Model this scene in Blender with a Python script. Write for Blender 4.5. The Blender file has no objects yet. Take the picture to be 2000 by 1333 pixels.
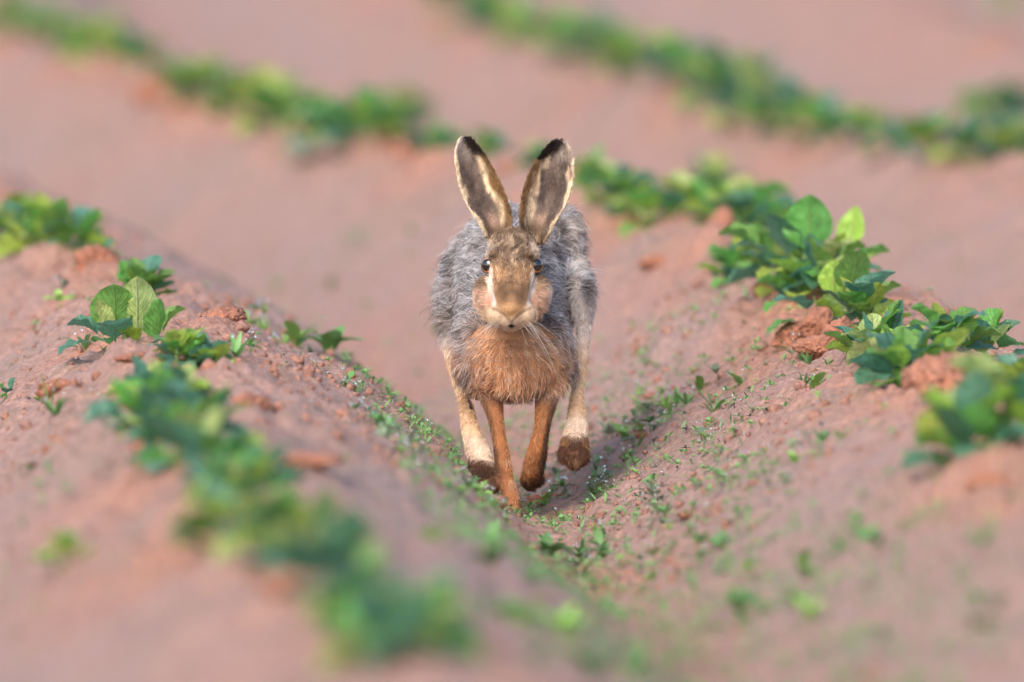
import bpy, math, random
import numpy as np
from mathutils import Vector, Matrix

# ------------------------------------------------------------------ camera, sky, light
sc = bpy.context.scene
col = sc.collection
F = 27778.0            # focal length in photo pixels (500 mm on 36 mm, 2000 px wide)
ZC = 1.09              # camera height above the furrow bottom
YH = -1000.0           # photo row of the horizon
cam_d = bpy.data.cameras.new('camera')
cam = bpy.data.objects.new('camera', cam_d); col.objects.link(cam); sc.camera = cam
cam_d.lens = 500; cam_d.sensor_width = 36; cam_d.clip_start = 0.1; cam_d.clip_end = 1000
cam.location = (0, 0, ZC)
cam.rotation_euler = (math.radians(90) - math.atan((666.5 - YH) / F), 0, 0)
cam_d.dof.use_dof = True
cam_d.dof.focus_distance = 14.92
cam_d.dof.aperture_fstop = 4.8

SUN_EL, SUN_AZ = math.radians(42), math.radians(205)     # azimuth clockwise from +Y
world = bpy.data.worlds.new('World'); sc.world = world; world.use_nodes = True
wn = world.node_tree.nodes; wl = world.node_tree.links
sky = wn.new('ShaderNodeTexSky'); sky.sky_type = 'NISHITA'; sky.sun_disc = False
sky.sun_elevation = SUN_EL; sky.sun_rotation = SUN_AZ
sky.air_density = 1.0; sky.dust_density = 3.0; sky.ozone_density = 1.0
wl.new(sky.outputs[0], wn['Background'].inputs[0]); wn['Background'].inputs[1].default_value = 0.13
sun_d = bpy.data.lights.new('sun', 'SUN'); sun = bpy.data.objects.new('sun', sun_d); col.objects.link(sun)
sun_d.energy = 1.5; sun_d.angle = math.radians(38); sun_d.color = (1.0, 0.9, 0.78)
sdir = Vector((math.sin(SUN_AZ) * math.cos(SUN_EL), math.cos(SUN_AZ) * math.cos(SUN_EL), math.sin(SUN_EL)))
sun.rotation_euler = sdir.to_track_quat('Z', 'Y').to_euler()
sc.view_settings.view_transform = 'Standard'; sc.view_settings.look = 'None'
sc.view_settings.exposure = 1.03; sc.view_settings.gamma = 1.0
sc.render.engine = 'CYCLES'
sc.cycles.use_denoising = True
sc.cycles.max_bounces = 4; sc.cycles.diffuse_bounces = 2; sc.cycles.transparent_max_bounces = 8

rng = np.random.default_rng(7)
random.seed(7)

# ------------------------------------------------------------------ noise
def _h(ix, iy, iz, seed):
    n = (ix.astype(np.int64) * 374761393 + iy.astype(np.int64) * 668265263 + iz.astype(np.int64) * 2147483647 + seed * 1274126177) & 0x7fffffff
    n = ((n ^ (n >> 13)) * 1274126177) & 0x7fffffff
    n = ((n ^ (n >> 16)) * 668265263) & 0x7fffffff
    return ((n ^ (n >> 15)) & 0xffff) / 65535.0
def noise3(x, y, z, seed=0):
    x = np.asarray(x, float); y = np.asarray(y, float); z = np.asarray(z, float) + 0 * x
    ix, iy, iz = np.floor(x), np.floor(y), np.floor(z)
    fx, fy, fz = x - ix, y - iy, z - iz
    fx, fy, fz = [f * f * (3 - 2 * f) for f in (fx, fy, fz)]
    r = 0
    for a in (0, 1):
        for b in (0, 1):
            for c in (0, 1):
                r = r + _h(ix + a, iy + b, iz + c, seed) * (fx if a else 1 - fx) * (fy if b else 1 - fy) * (fz if c else 1 - fz)
    return r * 2 - 1
def noise2(x, y, seed=0):
    x = np.asarray(x, float); y = np.asarray(y, float)
    ix, iy = np.floor(x), np.floor(y)
    fx, fy = x - ix, y - iy
    fx, fy = fx * fx * (3 - 2 * fx), fy * fy * (3 - 2 * fy)
    z = np.zeros_like(ix)
    return 2 * ((_h(ix, iy, z, seed) * (1 - fx) + _h(ix + 1, iy, z, seed) * fx) * (1 - fy)
                + (_h(ix, iy + 1, z, seed) * (1 - fx) + _h(ix + 1, iy + 1, z, seed) * fx) * fy) - 1
def smooth(a, b, x):
    t = np.clip((x - a) / (b - a), 0, 1)
    return t * t * (3 - 2 * t)

# ------------------------------------------------------------------ the ridged field as a height function
SP = 0.765
_kd = np.array([10.8, 11.5, 12, 12.6, 13.2, 14.2, 14.65, 15.45, 16.3, 17.3, 18.7, 19.2, 20.3, 21.2, 22.0, 22.3, 23.4])
_kx = np.array([.67, .60, .545, .49, .445, .395, .370, .33, .275, .185, -.01, -.10, -.40, -.53, -.64, -.67, -.83])
_pc = np.polyfit((_kd - 16) / 5, _kx, 4); _pd = np.polyder(_pc)
def row_x(d):
    d = np.asarray(d, float)
    t = (np.clip(d, 10.8, 23.4) - 16) / 5
    return np.polyval(_pc, t) + (d - np.clip(d, 10.8, 23.4)) * np.polyval(_pd, t) / 5
_pt = np.array([0, .10, .22, .34, .42, .49, .55, .62, .74, .88, 1.0])
_pz = np.array([.200, .194, .168, .124, .072, .018, .0, .022, .088, .160, .200])
_tt = np.linspace(0, 1, 401)
_tz = np.interp(_tt, _pt, _pz)
_ker = np.hanning(33); _ker /= _ker.sum()
_tz = np.convolve(np.concatenate([_tz[-41:-1], _tz, _tz[1:41]]), _ker, 'same')[40:-40]
_tz2 = np.interp(_tt, [0, .12, .25, .38, .48, .55, .62, .74, .88, 1], [.2, .19, .158, .108, .068, .05, .058, .102, .165, .2])
_tz2 = np.convolve(np.concatenate([_tz2[-41:-1], _tz2, _tz2[1:41]]), _ker, 'same')[40:-40]
def ridge_t(x, d):
    return (x - row_x(d)) / SP
def ground_z(x, d, fine=True):
    x = np.asarray(x, float); d = np.asarray(d, float)
    u = ridge_t(x, d) + 0.03 * noise2(x * 2.1, d * 0.8, 5)
    t = u - np.floor(u)
    z = np.interp(t, _tt, _tz)
    ws = smooth(14.2, 12.6, d)
    z = z * (1 - ws) + ws * np.interp(t, _tt, _tz2)
    crest = np.interp(t, [0, .12, .3, .75, .9, 1], [1, .9, .15, .1, .8, 1])
    fade = 1 - smooth(5, 9, np.abs(x))
    z = z * fade + .1 * (1 - fade)
    z = z + 0.010 * noise2(x * 5, d * 2.2, 1) * (.4 + crest)
    if fine:
        z = z + 0.0075 * noise2(x * 17, d * 9, 2) * (.6 + crest)
        z = z + 0.0066 * noise2(x * 44 + d * 8, d * 24, 3) * (.7 + .6 * crest)
        z = z + 0.0042 * noise2(x * 100 + d * 15, d * 50, 4)
        z = z - 0.006 * smooth(.16, 0, np.abs(noise2(x * 15 + 1.5 * noise2(x * 30, d * 15, 41), d * 6.5, 40))) * smooth(-.1, .45, noise2(x * 4, d * 1.6, 42) + .35 * crest)
        lump = smooth(.35, .8, noise2(x * 13 + 3, d * 6, 9)) * smooth(.4, .9, crest)
        z = z + .012 * lump
    return z
def unproject(px, py):
    """where the sight line through a photo pixel meets the field"""
    dd = np.arange(8.0, 40.0, .01)
    x = (px - 1000) / F * dd; z = ZC - (py - YH) / F * dd
    g = ground_z(x, dd, False)
    i = np.argmax(z <= g)
    return float(x[i]), float(dd[i]), float(ground_z(x[i], dd[i]))

# ------------------------------------------------------------------ helpers
def tag(o, label=None, cat=None, group=None, kind=None):
    if label: o['label'] = label
    if cat: o['category'] = cat
    if group: o['group'] = group
    if kind: o['kind'] = kind
    return o
def mesh_np(name, verts, faces, smooth_shade=True):
    me = bpy.data.meshes.new(name)
    verts = np.asarray(verts, np.float32); faces = np.asarray(faces, np.int32)
    n, k = faces.shape
    me.vertices.add(len(verts)); me.vertices.foreach_set('co', verts.ravel())
    me.loops.add(n * k); me.loops.foreach_set('vertex_index', faces.ravel())
    me.polygons.add(n); me.polygons.foreach_set('loop_start', np.arange(0, n * k, k, dtype=np.int32))
    me.polygons.foreach_set('loop_total', np.full(n, k, np.int32))
    me.update(calc_edges=True); me.validate()
    if smooth_shade: me.polygons.foreach_set('use_smooth', np.ones(len(me.polygons), bool))
    return me
def link(name, data, parent=None, mat=None):
    o = bpy.data.objects.new(name, data); col.objects.link(o)
    if parent: o.parent = parent
    if mat is not None: o.data.materials.append(mat)
    return o
def grid_faces(nr, nc):
    i = np.arange(nr * nc).reshape(nr, nc)
    return np.stack([i[:-1, :-1].ravel(), i[:-1, 1:].ravel(), i[1:, 1:].ravel(), i[1:, :-1].ravel()], 1)
def lin(r, g, b):
    c = np.array([r, g, b], float) / 255
    return np.where(c <= .04045, c / 12.92, ((c + .055) / 1.055) ** 2.4)
def set_col(me, name, rgb):
    a = me.attributes.new(name, 'FLOAT_COLOR', 'POINT')
    a.data.foreach_set('color', np.concatenate([rgb, np.ones((len(rgb), 1))], 1).astype(np.float32).ravel())

# ------------------------------------------------------------------ materials
def new_mat(name):
    m = bpy.data.materials.new(name); m.use_nodes = True
    return m, m.node_tree.nodes, m.node_tree.links, m.node_tree.nodes['Principled BSDF']
def soil_material(name, pale, red, attr=True, bump=1.0):
    m, n, l, b = new_mat(name)
    tc = n.new('ShaderNodeTexCoord')
    n1 = n.new('ShaderNodeTexNoise'); n1.inputs['Scale'].default_value = 9; n1.inputs['Detail'].default_value = 8
    n2 = n.new('ShaderNodeTexNoise'); n2.inputs['Scale'].default_value = 140; n2.inputs['Detail'].default_value = 6; n2.inputs['Roughness'].default_value = .7
    n3 = n.new('ShaderNodeTexVoronoi'); n3.inputs['Scale'].default_value = 160
    for q in (n1, n2, n3): l.new(tc.outputs['Object'], q.inputs['Vector'])
    mix = n.new('ShaderNodeMix'); mix.data_type = 'RGBA'
    mix.inputs[6].default_value = (*pale, 1); mix.inputs[7].default_value = (*red, 1)
    r1 = n.new('ShaderNodeMapRange'); r1.inputs[1].default_value = .35; r1.inputs[2].default_value = .75
    l.new(n1.outputs[0], r1.inputs[0])
    if attr:
        at = n.new('ShaderNodeAttribute'); at.attribute_name = 'fresh'
        ad = n.new('ShaderNodeMath'); ad.operation = 'MULTIPLY_ADD'; ad.use_clamp = True
        l.new(r1.outputs[0], ad.inputs[0]); ad.inputs[1].default_value = .35; l.new(at.outputs['Fac'], ad.inputs[2])
        l.new(ad.outputs[0], mix.inputs[0])
    else:
        l.new(r1.outputs[0], mix.inputs[0])
    m2 = n.new('ShaderNodeMix'); m2.data_type = 'RGBA'; m2.blend_type = 'MULTIPLY'; m2.inputs[0].default_value = 1
    r2 = n.new('ShaderNodeMapRange'); r2.inputs[1].default_value = .3; r2.inputs[2].default_value = .7; r2.inputs[3].default_value = .5; r2.inputs[4].default_value = 1.42
    l.new(n2.outputs[0], r2.inputs[0])
    n4 = n.new('ShaderNodeTexNoise'); n4.inputs['Scale'].default_value = 4.5; n4.inputs['Detail'].default_value = 7; n4.inputs['Roughness'].default_value = .65
    l.new(tc.outputs['Object'], n4.inputs['Vector'])
    r4 = n.new('ShaderNodeMapRange'); r4.inputs[1].default_value = .5; r4.inputs[2].default_value = .72; r4.inputs[4].default_value = .62 if attr else .0
    l.new(n4.outputs[0], r4.inputs[0])
    m4 = n.new('ShaderNodeMix'); m4.data_type = 'RGBA'; m4.inputs[7].default_value = (.235, .205, .16, 1)
    l.new(r4.outputs[0], m4.inputs[0]); l.new(mix.outputs[2], m4.inputs[6])
    l.new(m4.outputs[2], m2.inputs[6]); l.new(r2.outputs[0], m2.inputs[7])
    l.new(m2.outputs[2], b.inputs['Base Color'])
    b.inputs['Roughness'].default_value = .62; b.inputs['Specular IOR Level'].default_value = .45
    bp = n.new('ShaderNodeBump'); bp.inputs['Strength'].default_value = .8; bp.inputs['Distance'].default_value = .006 * bump
    mx = n.new('ShaderNodeMath'); mx.operation = 'MULTIPLY_ADD'; mx.inputs[1].default_value = .5
    l.new(n3.outputs[0], mx.inputs[0]); l.new(n2.outputs[0], mx.inputs[2])
    l.new(mx.outputs[0], bp.inputs['Height']); l.new(bp.outputs[0], b.inputs['Normal'])
    return m
PALE = (.35, .228, .198); RED = (.425, .205, .135)
M_soil = soil_material('soil', PALE, RED)
M_crumb = soil_material('crumb_soil', (.33, .19, .155), (.38, .17, .11), attr=False)
M_clod = soil_material('clod_soil', (.37, .175, .12), (.42, .165, .092), attr=False)

def leaf_material(name, base, vein, spec=.5, rough=.38):
    m, n, l, b = new_mat(name)
    uv = n.new('ShaderNodeUVMap'); uv.uv_map = 'UVMap'
    sp = n.new('ShaderNodeSeparateXYZ'); l.new(uv.outputs[0], sp.inputs[0])
    def math_(op, a, c=None, d=None, clamp=False):
        q = n.new('ShaderNodeMath'); q.operation = op; q.use_clamp = clamp
        for i, v in enumerate((a, c, d)):
            if v is None: continue
            if isinstance(v, (int, float)): q.inputs[i].default_value = v
            else: l.new(v, q.inputs[i])
        return q.outputs[0]
    ax = math_('ABSOLUTE', math_('SUBTRACT', sp.outputs[0], .5))
    rib = math_('SUBTRACT', 1.0, math_('MULTIPLY', ax, 28.0), clamp=True)
    # side veins leave the midrib and run towards the tip
    ph = math_('SUBTRACT', sp.outputs[1], math_('MULTIPLY', ax, .8))
    sv = math_('PINGPONG', math_('MULTIPLY', ph, 7.0), .5)
    side = math_('SUBTRACT', 1.0, math_('MULTIPLY', sv, 9.0), clamp=True)
    vein_f = math_('MAXIMUM', rib, math_('MULTIPLY', side, .6))
    oi = n.new('ShaderNodeObjectInfo')
    hs = n.new('ShaderNodeHueSaturation'); hs.inputs['Color'].default_value = (*base, 1)
    l.new(math_('MULTIPLY_ADD', oi.outputs['Random'], .05, .475), hs.inputs['Hue'])
    l.new(math_('MULTIPLY_ADD', oi.outputs['Random'], .5, .75), hs.inputs['Value'])
    tc = n.new('ShaderNodeTexCoord'); nz = n.new('ShaderNodeTexNoise'); nz.inputs['Scale'].default_value = 9; nz.inputs['Detail'].default_value = 7
    l.new(tc.outputs['Object'], nz.inputs['Vector'])
    mm = n.new('ShaderNodeMix'); mm.data_type = 'RGBA'; mm.blend_type = 'MULTIPLY'; mm.inputs[0].default_value = 1
    l.new(hs.outputs[0], mm.inputs[6]); l.new(math_('MULTIPLY_ADD', nz.outputs[0], 1.2, .42), mm.inputs[7])
    mv = n.new('ShaderNodeMix'); mv.data_type = 'RGBA'; mv.inputs[7].default_value = (*vein, 1)
    l.new(math_('MULTIPLY', vein_f, .9), mv.inputs[0]); l.new(mm.outputs[2], mv.inputs[6])
    l.new(mv.outputs[2], b.inputs['Base Color'])
    b.inputs['Roughness'].default_value = rough; b.inputs['Specular IOR Level'].default_value = spec
    tr = n.new('ShaderNodeBsdfTranslucent'); l.new(mv.outputs[2], tr.inputs['Color'])
    ms = n.new('ShaderNodeMixShader'); ms.inputs[0].default_value = .42
    l.new(b.outputs[0], ms.inputs[1]); l.new(tr.outputs[0], ms.inputs[2])
    l.new(ms.outputs[0], n['Material Output'].inputs['Surface'])
    bp = n.new('ShaderNodeBump'); bp.inputs['Strength'].default_value = .8; bp.inputs['Distance'].default_value = .0025
    l.new(math_('SUBTRACT', nz.outputs[0], vein_f), bp.inputs['Height']); l.new(bp.outputs[0], b.inputs['Normal'])
    return m
LEAF = dict(
    dark=leaf_material('leaf_blue_green', (.10, .27, .175), (.18, .33, .17), .8, .33),
    mid=leaf_material('leaf_green', (.165, .38, .085), (.30, .50, .12)),
    lime=leaf_material('leaf_yellow_green', (.36, .52, .08), (.56, .64, .22)),
    pale=leaf_material('leaf_pale_green', (.42, .54, .18), (.58, .64, .34)))
def plain_leaf(name, base, rough=.45):
    m, n, l, b = new_mat(name)
    oi = n.new('ShaderNodeObjectInfo'); hs = n.new('ShaderNodeHueSaturation'); hs.inputs['Color'].default_value = (*base, 1)
    mr = n.new('ShaderNodeMapRange'); mr.inputs[3].default_value = .6; mr.inputs[4].default_value = 1.4
    l.new(oi.outputs['Random'], mr.inputs[0]); l.new(mr.outputs[0], hs.inputs['Value'])
    l.new(hs.outputs[0], b.inputs['Base Color']); b.inputs['Roughness'].default_value = rough
    tr = n.new('ShaderNodeBsdfTranslucent'); l.new(hs.outputs[0], tr.inputs['Color'])
    ms = n.new('ShaderNodeMixShader'); ms.inputs[0].default_value = .3
    l.new(b.outputs[0], ms.inputs[1]); l.new(tr.outputs[0], ms.inputs[2]); l.new(ms.outputs[0], n['Material Output'].inputs['Surface'])
    return m
M_weed = plain_leaf('weed_green', (.15, .31, .10))
M_weed_lime = plain_leaf('weed_bright_green', (.25, .44, .10))
M_weed_grey = plain_leaf('weed_grey_green', (.23, .31, .20))
M_weed_dark = plain_leaf('weed_withered', (.055, .05, .04))
M_stem = plain_leaf('stem_green', (.16, .24, .08))
M_dew, _n, _l, _b = new_mat('dew')
_b.inputs['Base Color'].default_value = (1, 1, 1, 1); _b.inputs['Roughness'].default_value = .03
_b.inputs['IOR'].default_value = 1.33; _b.inputs['Transmission Weight'].default_value = 1.0

# ------------------------------------------------------------------ soil sheet
def seg(spec):
    out = []
    for a, b_, st in spec:
        out += list(np.arange(a, b_ - 1e-6, st))
    return np.array(out + [spec[-1][1]])
gx = seg([(-60, -10, 5), (-10, -3, .6), (-3, -1.3, .08), (-1.3, -.68, .016), (-.68, .68, .0048), (.68, 1.3, .016), (1.3, 3, .08), (3, 10, .6), (10, 60, 5)])
gd = seg([(-20, 4, 4), (4, 9.5, .12), (9.5, 13.9, .022), (13.9, 16.2, .009), (16.2, 20, .022), (20, 27, .045), (27, 40, .3), (40, 200, 8)])
X, D = np.meshgrid(gx, gd)
Z = ground_z(X, D)
gm = mesh_np('soil', np.stack([X.ravel(), D.ravel(), Z.ravel()], 1), grid_faces(len(gd), len(gx)))
u = ridge_t(X, D); t = u - np.floor(u)
fresh = np.interp(t, [0, .08, .22, .4, .55, .75, .9, 1], [.85, .7, .2, .2, .5, .12, .45, .85])
fresh = fresh * (.5 + .8 * smooth(-.3, .6, noise2(X * 7, D * 3, 21))) + .25 * smooth(.3, .8, noise2(X * 3, D * 1.3, 22)) - .12
a = gm.attributes.new('fresh', 'FLOAT', 'POINT'); a.data.foreach_set('value', np.clip(fresh, 0, 1).astype(np.float32).ravel())
soil = link('ground', gm, None, M_soil); tag(soil, 'ridged reddish soil of the crop field', 'soil', kind='structure')

# ------------------------------------------------------------------ clods
def ico(sub):
    import bmesh
    bm = bmesh.new(); bmesh.ops.create_icosphere(bm, subdivisions=sub, radius=1)
    bm.verts.ensure_lookup_table()
    v = np.array([p.co[:] for p in bm.verts]); f = np.array([[q.index for q in p.verts] for p in bm.faces]); bm.free()
    return v, f
ICO4 = ico(4); ICO2 = ico(2); ICO5 = ico(5)
def clod(px, py, w, h, label, seed, group=None, sink=.4, deep=.8, rot=None):
    x, d, z = unproject(px, py)
    s = d / F
    v, f = ICO5 if 13.5 < d < 16.5 else ICO4
    r = np.random.default_rng(seed)
    o = r.uniform(0, 50, 3)
    n = 1 + .30 * noise3(v[:, 0] * 1.3 + o[0], v[:, 1] * 1.3 + o[1], v[:, 2] * 1.3 + o[2]) \
        + .16 * noise3(v[:, 0] * 3 + o[0], v[:, 1] * 3 + o[1], v[:, 2] * 3 + o[2], 3) \
        + .07 * noise3(v[:, 0] * 7 + o[0], v[:, 1] * 7, v[:, 2] * 7, 4) + .035 * noise3(v[:, 0] * 16, v[:, 1] * 16, v[:, 2] * 16 + o[1], 5)
    for _ in range(4):                                # knock flat facets off
        q = r.normal(size=3); q /= np.linalg.norm(q); dist = r.uniform(.68, .9)
        pr = (v * n[:, None]) @ q
        n = np.where(pr > dist, n * (dist + .15 * (pr - dist)) / np.maximum(pr, 1e-6), n)
    def rn(k, sd): return noise3(v[:, 0] * k + o[1], v[:, 1] * k + o[2], v[:, 2] * k + o[0], sd)
    n = n - .16 * smooth(.14, .0, np.abs(rn(2.2, 12) + .3 * rn(7, 13))) - .07 * smooth(.2, 0, np.abs(rn(5.5, 14))) + .06 * rn(11, 15) + .05 * rn(24, 16) + .03 * rn(45, 17)
    vv = v * n[:, None] * np.array([w * s / 2, w * s / 2 * deep, h * s / 2 * 1.15])
    ang = r.uniform(0, 6.28) if rot is None else rot
    R = Matrix.Rotation(r.uniform(-.3, .3), 3, 'X') @ Matrix.Rotation(ang * .15, 3, 'Z')
    vv = vv @ np.array(R).T
    me = mesh_np('soil_clod', vv, f)
    ob = link('soil_clod', me, None, M_clod); ob.location = (x, d, z + h * s * (.5 - sink))
    tag(ob, label, 'clod', group)
    return ob
CL = [
 (1552, 668, 84, 62, 'crumbly red clod at the left end of the cracked heap right of the hare'),
 (1600, 655, 78, 66, 'tall cracked clod in the middle of the heap below the tall pointed leaf'),
 (1645, 668, 62, 56, 'cracked clod at the right end of the heap, against the crop leaves'),
 (1598, 690, 96, 44, 'low broken clod along the front foot of the cracked heap'),
 (1500, 580, 62, 44, 'rounded red clod in the gap left of the sharpest crop plants'),
 (1850, 775, 210, 110, 'large smooth soil clod between two crop plants near the right edge'),
 (190, 540, 104, 60, 'dark red clod behind the pale upright leaves on the left ridge'),
 (212, 480, 70, 44, 'small red clod under the leaves at the left edge row'),
 (300, 880, 110, 40, 'blurred orange clod left of the near crop row'),
 (600, 930, 150, 26, 'blurred dark red clod right of the near crop row'),
 (480, 790, 90, 40, 'orange clod just right of the slightly blurred crop plants on the left ridge'),
 (560, 1195, 120, 36, 'strongly blurred orange clod beside the nearest crop plants'),
 (310, 185, 100, 70, 'blurred brick red clod in a gap of the row at upper left'),
 (785, 305, 90, 40, 'blurred red clod left of the hare ears'),
 (1010, 325, 80, 40, 'orange clod seen between the hare ears'),
 (1130, 350, 60, 60, 'orange clod right beside the tip of the hare right ear'),
 (1405, 460, 76, 76, 'upright red clod under the blurred row right of the hare'),
 (1235, 440, 70, 40, 'dark red clod below the blurred leaves right of the hare body'),
 (430, 650, 100, 40, 'flat red clod behind the bluish low leaves on the left ridge'),
 (262, 712, 90, 22, 'crumbly rim of soil round the foot of the pale upright leaves'),
 (120, 775, 110, 40, 'broken flat clod near the left edge below the leaves'),
 (1940, 930, 90, 40, 'blurred red clod under the crop plant at the right edge'),
 (1350, 1010, 60, 14, 'low crumb of soil on the slope right of the hare feet'),
 (1065, 985, 80, 30, 'small soil clod beside the planted front paw of the hare'),
 (350, 225, 70, 30, 'small blurred clod under the upper left row'),
 (1280, 525, 70, 28, 'dark broken clod on the slope right of the hare back'),
]
for i, (px, py, w, h, lb) in enumerate(CL): clod(px, py, w, h, lb, 100 + i, sink=.2 if i < 4 else .4)
# crumbs nobody could count
cv, cf = ICO2
V, Fc, off = [], [], 0
for i in range(6500):
    if i < 5200:
        d = rng.uniform(13.6, 16.4); x = rng.uniform(-.62, .62)
    else:
        d = rng.uniform(10.5, 24); x = rng.uniform(-.9, .9)
    if (x - row_x(d)) / SP % 1 > .3 and rng.random() < .35: continue
    s = rng.lognormal(-6.0, .5) ; s = min(s, .008)
    n = 1 + .35 * noise3(cv[:, 0] * 1.5 + i, cv[:, 1] * 1.5, cv[:, 2] * 1.5, 8)
    V.append(cv * n[:, None] * s * rng.uniform(.6, 1.2, 3) + np.array([x, d, float(ground_z(x, d)) + .2 * s])); Fc.append(cf + off); off += len(cv)
crumbs = link('soil_crumbs', mesh_np('soil_crumbs', np.concatenate(V), np.concatenate(Fc), False), None, M_crumb)
tag(crumbs, 'fine reddish soil crumbs scattered over the ridges', 'soil crumbs', kind='stuff')

# ------------------------------------------------------------------ crop plants
def leaf_mesh(name, width, cup, bend, wave, seed, mat, tipp=1.0, nr=19, nc=9):
    r = np.random.default_rng(seed)
    v = np.linspace(0, 1, nr)[:, None]; u_ = np.linspace(-1, 1, nc)[None, :]
    pet = .16                                           # short leaf stalk
    vb = np.clip((v - pet) / (1 - pet), 0, 1)
    w = width * np.power(np.sin(np.pi * np.power(vb, .78)), .62) * (1 - .22 * vb ** 3 * tipp) + .018 * (1 - vb)
    x = u_ * w
    y = v + 0 * u_
    z = cup * np.abs(u_) ** 1.3 * w + wave * w * np.sin(vb * 17 + r.uniform(0, 6)) * np.abs(u_) * .12 \
        + .016 * np.cos((vb - .35 * np.abs(u_) * width) * 7 * 2 * np.pi) * (1 - .6 * np.abs(u_)) * np.sin(np.pi * vb)
    z = z + .03 * noise2(x * 4 + seed, y * 4, 3) * np.sin(np.pi * vb) ** .5 + .008 * noise2(x * 11 + seed, y * 11, 5) - .10 * np.abs(u_) ** 4 * w * (seed % 2)
    ang = bend * vb                                    # bend about x along the length
    yy = np.cumsum(np.concatenate([np.zeros((1, 1)), np.diff(v, axis=0) * np.cos(ang[1:])]), 0)
    zz = np.cumsum(np.concatenate([np.zeros((1, 1)), -np.diff(v, axis=0) * np.sin(ang[1:])]), 0)
    Y = yy + np.sin(ang) * z; Zc = zz + np.cos(ang) * z
    tw = r.uniform(-.35, .35) * vb
    Xr = x * np.cos(tw) - Zc * np.sin(tw) * 0
    Zr = Zc + x * np.sin(tw)
    me = mesh_np(name, np.stack([Xr + 0 * Y, Y + 0 * x, Zr], -1).reshape(-1, 3), grid_faces(nr, nc))
    uvl = me.uv_layers.new(name='UVMap')
    uvv = np.stack([(u_ + 1) / 2 + 0 * v, vb + 0 * u_], -1).reshape(-1, 2)
    li = np.zeros(len(me.loops), np.int32); me.loops.foreach_get('vertex_index', li)
    uvl.data.foreach_set('uv', uvv[li].astype(np.float32).ravel())
    me.materials.append(mat)
    return me
LM = {}
for k, m in LEAF.items():
    LM[k] = [leaf_mesh('leaf', w, c, b_, wv, 11 * i + 3, m, tp) for i, (w, c, b_, wv, tp) in enumerate(
        [(.34, .35, .5, .5, 1), (.40, .25, .9, .8, .7), (.30, .6, .2, .6, 1), (.42, .15, 1.3, 1.0, .5), (.37, .45, -.15, .5, .9), (.33, .8, .7, 1.0, .8)])]
def tube_mesh(name, pts, rad, n, mat):
    pts = np.array(pts, float); rad = np.broadcast_to(rad, len(pts))
    t_ = np.gradient(pts, axis=0); t_ /= np.linalg.norm(t_, axis=1)[:, None] + 1e-9
    a_ = np.cross(t_, [0.31, .95, .05]); a_ /= np.linalg.norm(a_, axis=1)[:, None]; b_ = np.cross(t_, a_)
    th = np.linspace(0, 2 * np.pi, n + 1)
    V_ = pts[:, None] + rad[:, None, None] * (np.cos(th)[None, :, None] * a_[:, None] + np.sin(th)[None, :, None] * b_[:, None])
    me = mesh_np(name, V_.reshape(-1, 3), grid_faces(len(pts), n + 1)); me.materials.append(mat)
    return me
STEM = [tube_mesh('stem', [(0, 0, -.05), (.01 * k, .02, .25), (.03, -.03 * k, .55)], [.075, .06, .04], 7, M_stem) for k in (0, 1, 2)]
def add_leaf(root, kind, var, L, az, el, base=(0, 0, 0), roll=0.0, wide=1.0):
    o = bpy.data.objects.new('leaf', LM[kind][var]); col.objects.link(o); o.parent = root
    M = Matrix.Translation(base) @ Matrix.Rotation(az, 4, 'Z') @ Matrix.Rotation(el, 4, 'X') @ Matrix.Rotation(roll, 4, 'Y') @ Matrix.Diagonal((L * wide, L, L, 1))
    o.matrix_local = M
    return o
def crop_plant(px, py, h, label, group, seed, n=None, tint=None, specs=None):
    r = random.Random(seed)
    x, d, z = unproject(px, py)
    H = 1.22 * h * d / F
    root = bpy.data.objects.new('crop_plant', None); col.objects.link(root); root.empty_display_size = .05
    root.location = (x, d, z - .004)
    tag(root, label, 'plant', group)
    st = bpy.data.objects.new('stem', STEM[seed % 3]); col.objects.link(st); st.parent = root
    st.scale = (H * .75, H * .75, H * .8); st.rotation_euler[2] = r.uniform(0, 6)
    if specs:
        for (dx, dz, kind, var, L, az, el, wide, roll) in specs:
            add_leaf(root, kind, var, L * (1.22 if h < 140 else 1) * d / F, math.radians(az), math.radians(el), (dx * d / F, r.uniform(-.01, .012), dz * d / F), math.radians(roll), wide)
        return root
    n = n or r.randint(19, 26)
    wts = tint or (.29, .40, .22, .09)
    for i in range(n):
        q = (i + .5) / n
        az = i * 2.399 + r.uniform(-.5, .5)
        el = math.radians(8 + 68 * q + r.uniform(-12, 12))
        L = H * r.uniform(.38, .68) * (1.0 if q < .8 else .8)
        kind = r.choices(('dark', 'mid', 'lime', 'pale'), wts)[0]
        hh = H * (.05 + .40 * q * r.uniform(.6, 1.1)); rr = H * (.10 + .28 * r.random()) * (1 - q * .6)
        add_leaf(root, kind, r.randrange(6), L, az, el, (-math.sin(az) * rr, math.cos(az) * rr, hh), r.uniform(-.35, .35), r.uniform(.9, 1.15))
    return root
ORD = ['first', 'second', 'third', 'fourth', 'fifth', 'sixth', 'seventh', 'eighth', 'ninth', 'tenth', 'eleventh', 'twelfth', 'thirteenth', 'fourteenth', 'fifteenth',
       'sixteenth', 'seventeenth', 'eighteenth', 'nineteenth', 'twentieth', 'twenty-first', 'twenty-second', 'twenty-third', 'twenty-fourth', 'twenty-fifth', 'twenty-sixth',
       'twenty-seventh', 'twenty-eighth', 'twenty-ninth', 'thirtieth', 'thirty-first', 'thirty-second', 'thirty-third', 'thirty-fourth', 'thirty-fifth', 'thirty-sixth', 'thirty-seventh', 'thirty-eighth', 'thirty-ninth', 'fortieth', 'forty-first', 'forty-second']
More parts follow.
